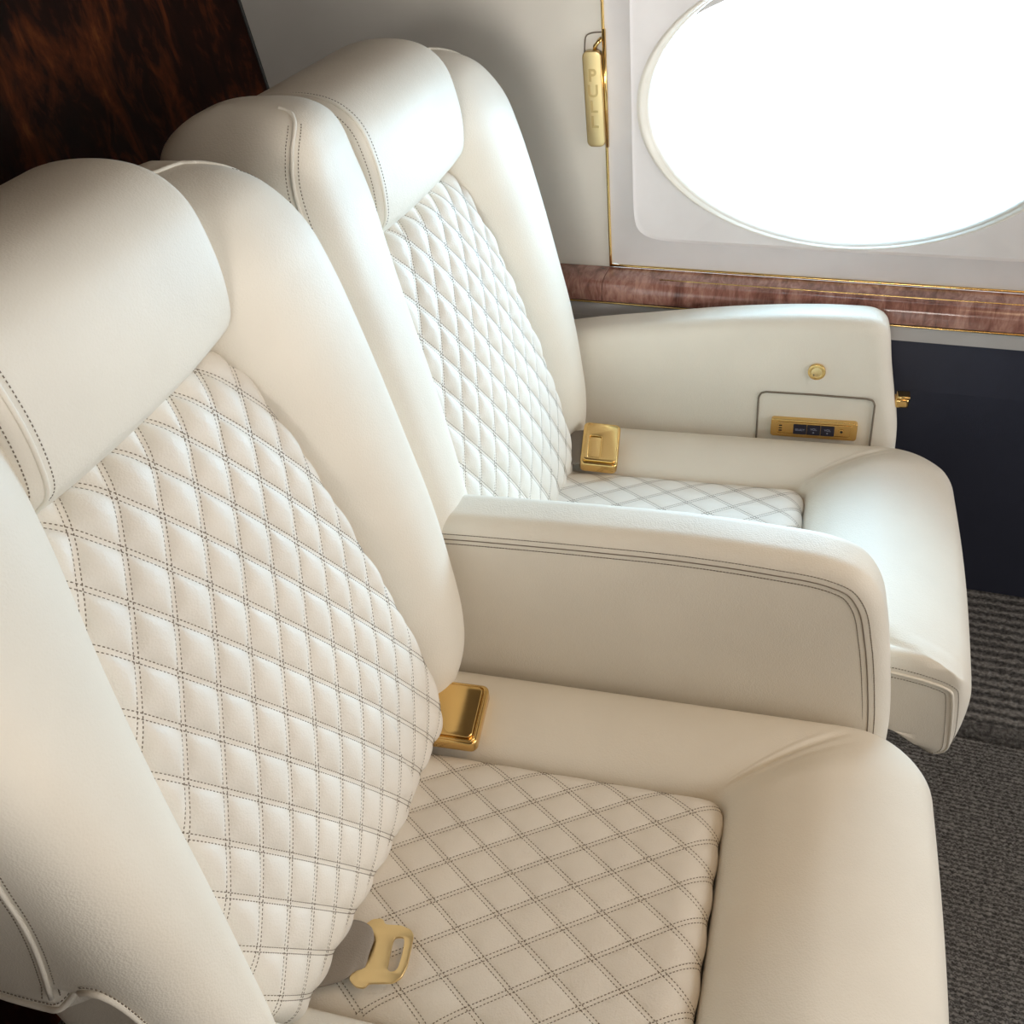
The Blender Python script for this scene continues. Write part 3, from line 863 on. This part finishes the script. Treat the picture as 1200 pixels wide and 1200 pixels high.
# wooden ledge under the window
led = empty('side_ledge', (0, 1.57, .62))
tag(led, 'polished reddish walnut ledge with gold inlay lines below the oval window', 'ledge')
sec = spline([(1.5985, .6605), (1.58, .6595), (1.565, .658), (1.553, .654), (1.5455, .646), (1.543, .635), (1.5435, .622)], 30)
def rail(mb, x0, x1, pts, n=2):
    mb.grid(np.array([[(x, y - 1.57, z - .62) for y, z in pts] for x in np.linspace(x0, x1, n)]))
mb = MB()
full = np.vstack([sec, [(1.552, .6185), (1.5985, .6185)], sec[:1]])
rail(mb, -1.1, -.4955, full); rail(mb, -.4945, 1.6, full)
mb.build('top_rail', LEDGEW, led, autosmooth=40)
def led_strip(y, z, r, x0):
    mb = MB(); tube(mb, np.array([(x, y - 1.57, z - .62) for x in np.linspace(x0, 1.6, 30)]), r, 8); mb.build('gold_inlay', GOLD, led)
led_strip(1.5645, .6578, .0011, -.40)
led_strip(1.5455, .6185, .0018, -1.1)
# grey strip and navy kick panel below
struct(slab('trim_4', (-1.1, 1.548, .592), (1.6, 1.60, .6170), GREYM))
mb = MB()
mb.grid(np.array([[(x, y, z) for y, z in ((1.552, .592), (1.56, .50), (1.60, .28), (1.655, .03), (1.70, .03), (1.70, .592))] for x in (-1.1, 2.6)]))
struct(mb.build('wall_left_lower', NAVYM, None, smooth=False))

struct(slab('trim_5', (-1.1, 1.547, .50), (-.06, 1.60, .592), GREYM))
# window shade handle
ph_ = empty('pull_handle', (-.509, YW, .95))
tag(ph_, 'flat gold handle embossed PULL beside the window', 'handle')
mb = MB()
hx = np.array((1., 0, 0)); hy = np.array((0, 0, 1.)); hz = np.array((0, -1., 0))
sl = R(1.0)
hX = np.array((math.cos(sl), 0, math.sin(sl))); hY = np.array((-math.sin(sl), 0, math.cos(sl)))
hc = np.array((.0005, -.012, -.010))
put(mb, curve_mesh([rrect(.026, .140, .007)], .0035, .0015, 3), hc, hX, hY, hz)
for k, ch in enumerate('PULL'):
    put(mb, text_mesh(ch, .0255, .0003, .0005), hc + hY * (.036 - .0232 * k) + hz * .0052, hX, hY, hz, 1)
mb.build('plate', [GOLDS, plain('embossed_gold', (.62, .44, .20), .4, 1.)], ph_, autosmooth=50)
mb = MB(); tube(mb, [(.002, -.006, .060), (.004, -.010, .067), (.009, -.008, .073), (.0135, -.005, .077)], .0032)
mb.build('hinge', GOLD, ph_)
mb = MB(); tube(mb, [(.0165, -.004, -.085), (.0165, -.004, .09)], .0030, 10); mb.build('slide_bar', GOLD, ph_)
loopp = spline([(.014, -.001, .085), (-.004, -.001, .0835), (-.012, -.001, .08), (-.015, -.001, .068), (-.0165, -.001, 0), (-.0145, -.001, -.075), (-.008, -.001, -.084)], 60)
mb = MB(); tube(mb, loopp, .0011); mb.build('recess_edge', STITCH, ph_)

# ------------------------------------------------------------------ light
w = bpy.data.worlds.new('World'); scn.world = w; w.use_nodes = True
bg = w.node_tree.nodes['Background']; bg.inputs['Color'].default_value = (.93, .97, 1, 1); bg.inputs['Strength'].default_value = 1.6

def area(name, loc, target, sx, sy, power, col):
    l = bpy.data.lights.new(name, 'AREA'); l.shape = 'RECTANGLE'; l.size = sx; l.size_y = sy; l.energy = power; l.color = col
    o = bpy.data.objects.new(name, l); COL.objects.link(o); o.location = loc
    o.rotation_euler = (Vector(target) - Vector(loc)).to_track_quat('-Z', 'Y').to_euler()
    return o
area('window_daylight', (-.1, 1.72, .95), (-.1, .6, .45), .6, .4, 13, (.48, .77, 1))
area('forward_window_daylight', (.95, 1.56, .98), (-.3, .8, .6), .6, .4, 1.0, (.84, .92, 1))
area('forward_cabin_daylight', (2.3, .75, 1.40), (-.4, .5, .75), 1.1, .6, 17, (1, .975, .92))
a1 = area('opposite_side_fill', (.9, -.6, 1.05), (-.45, .25, .80), .6, .45, .45, (1, .95, .88)); a1.data.spread = R(50)  # added fill for the aisle-side back bolster; that wall has no windows
a2 = area('opposite_side_fill', (-.15, -.6, 1.2), (-.38, 1.6, 1.16), .6, .45, 1.25, (1, .95, .88)); a2.data.spread = R(38)  # narrow fill added to brighten the window wall above the armrests
a3 = area('overhead_warm_fill', (.45, .52, 1.93), (.2, .42, 0), 1.0, .4, 3.0, (1, .70, .42)); a3.data.spread = R(110)  # warm fill added overhead to lift the cushions and headrest tops

# ------------------------------------------------------------------ camera
cd = bpy.data.cameras.new('camera'); cam = bpy.data.objects.new('camera', cd); COL.objects.link(cam)
cd.sensor_width = 36; cd.lens = 36 * f_ / 1200.; cd.clip_start = .02
right, down, fwd = MC[:, 0], MC[:, 1], MC[:, 2]
Mx = Matrix([(right[k], -down[k], -fwd[k], CAM[k]) for k in range(3)] + [(0, 0, 0, 1)])
cam.matrix_world = Mx
scn.camera = cam
vs_ = scn.view_settings
vs_.view_transform = 'Standard'; vs_.look = 'None'; vs_.gamma = 1; vs_.use_curve_mapping = False
vs_.exposure = 0.
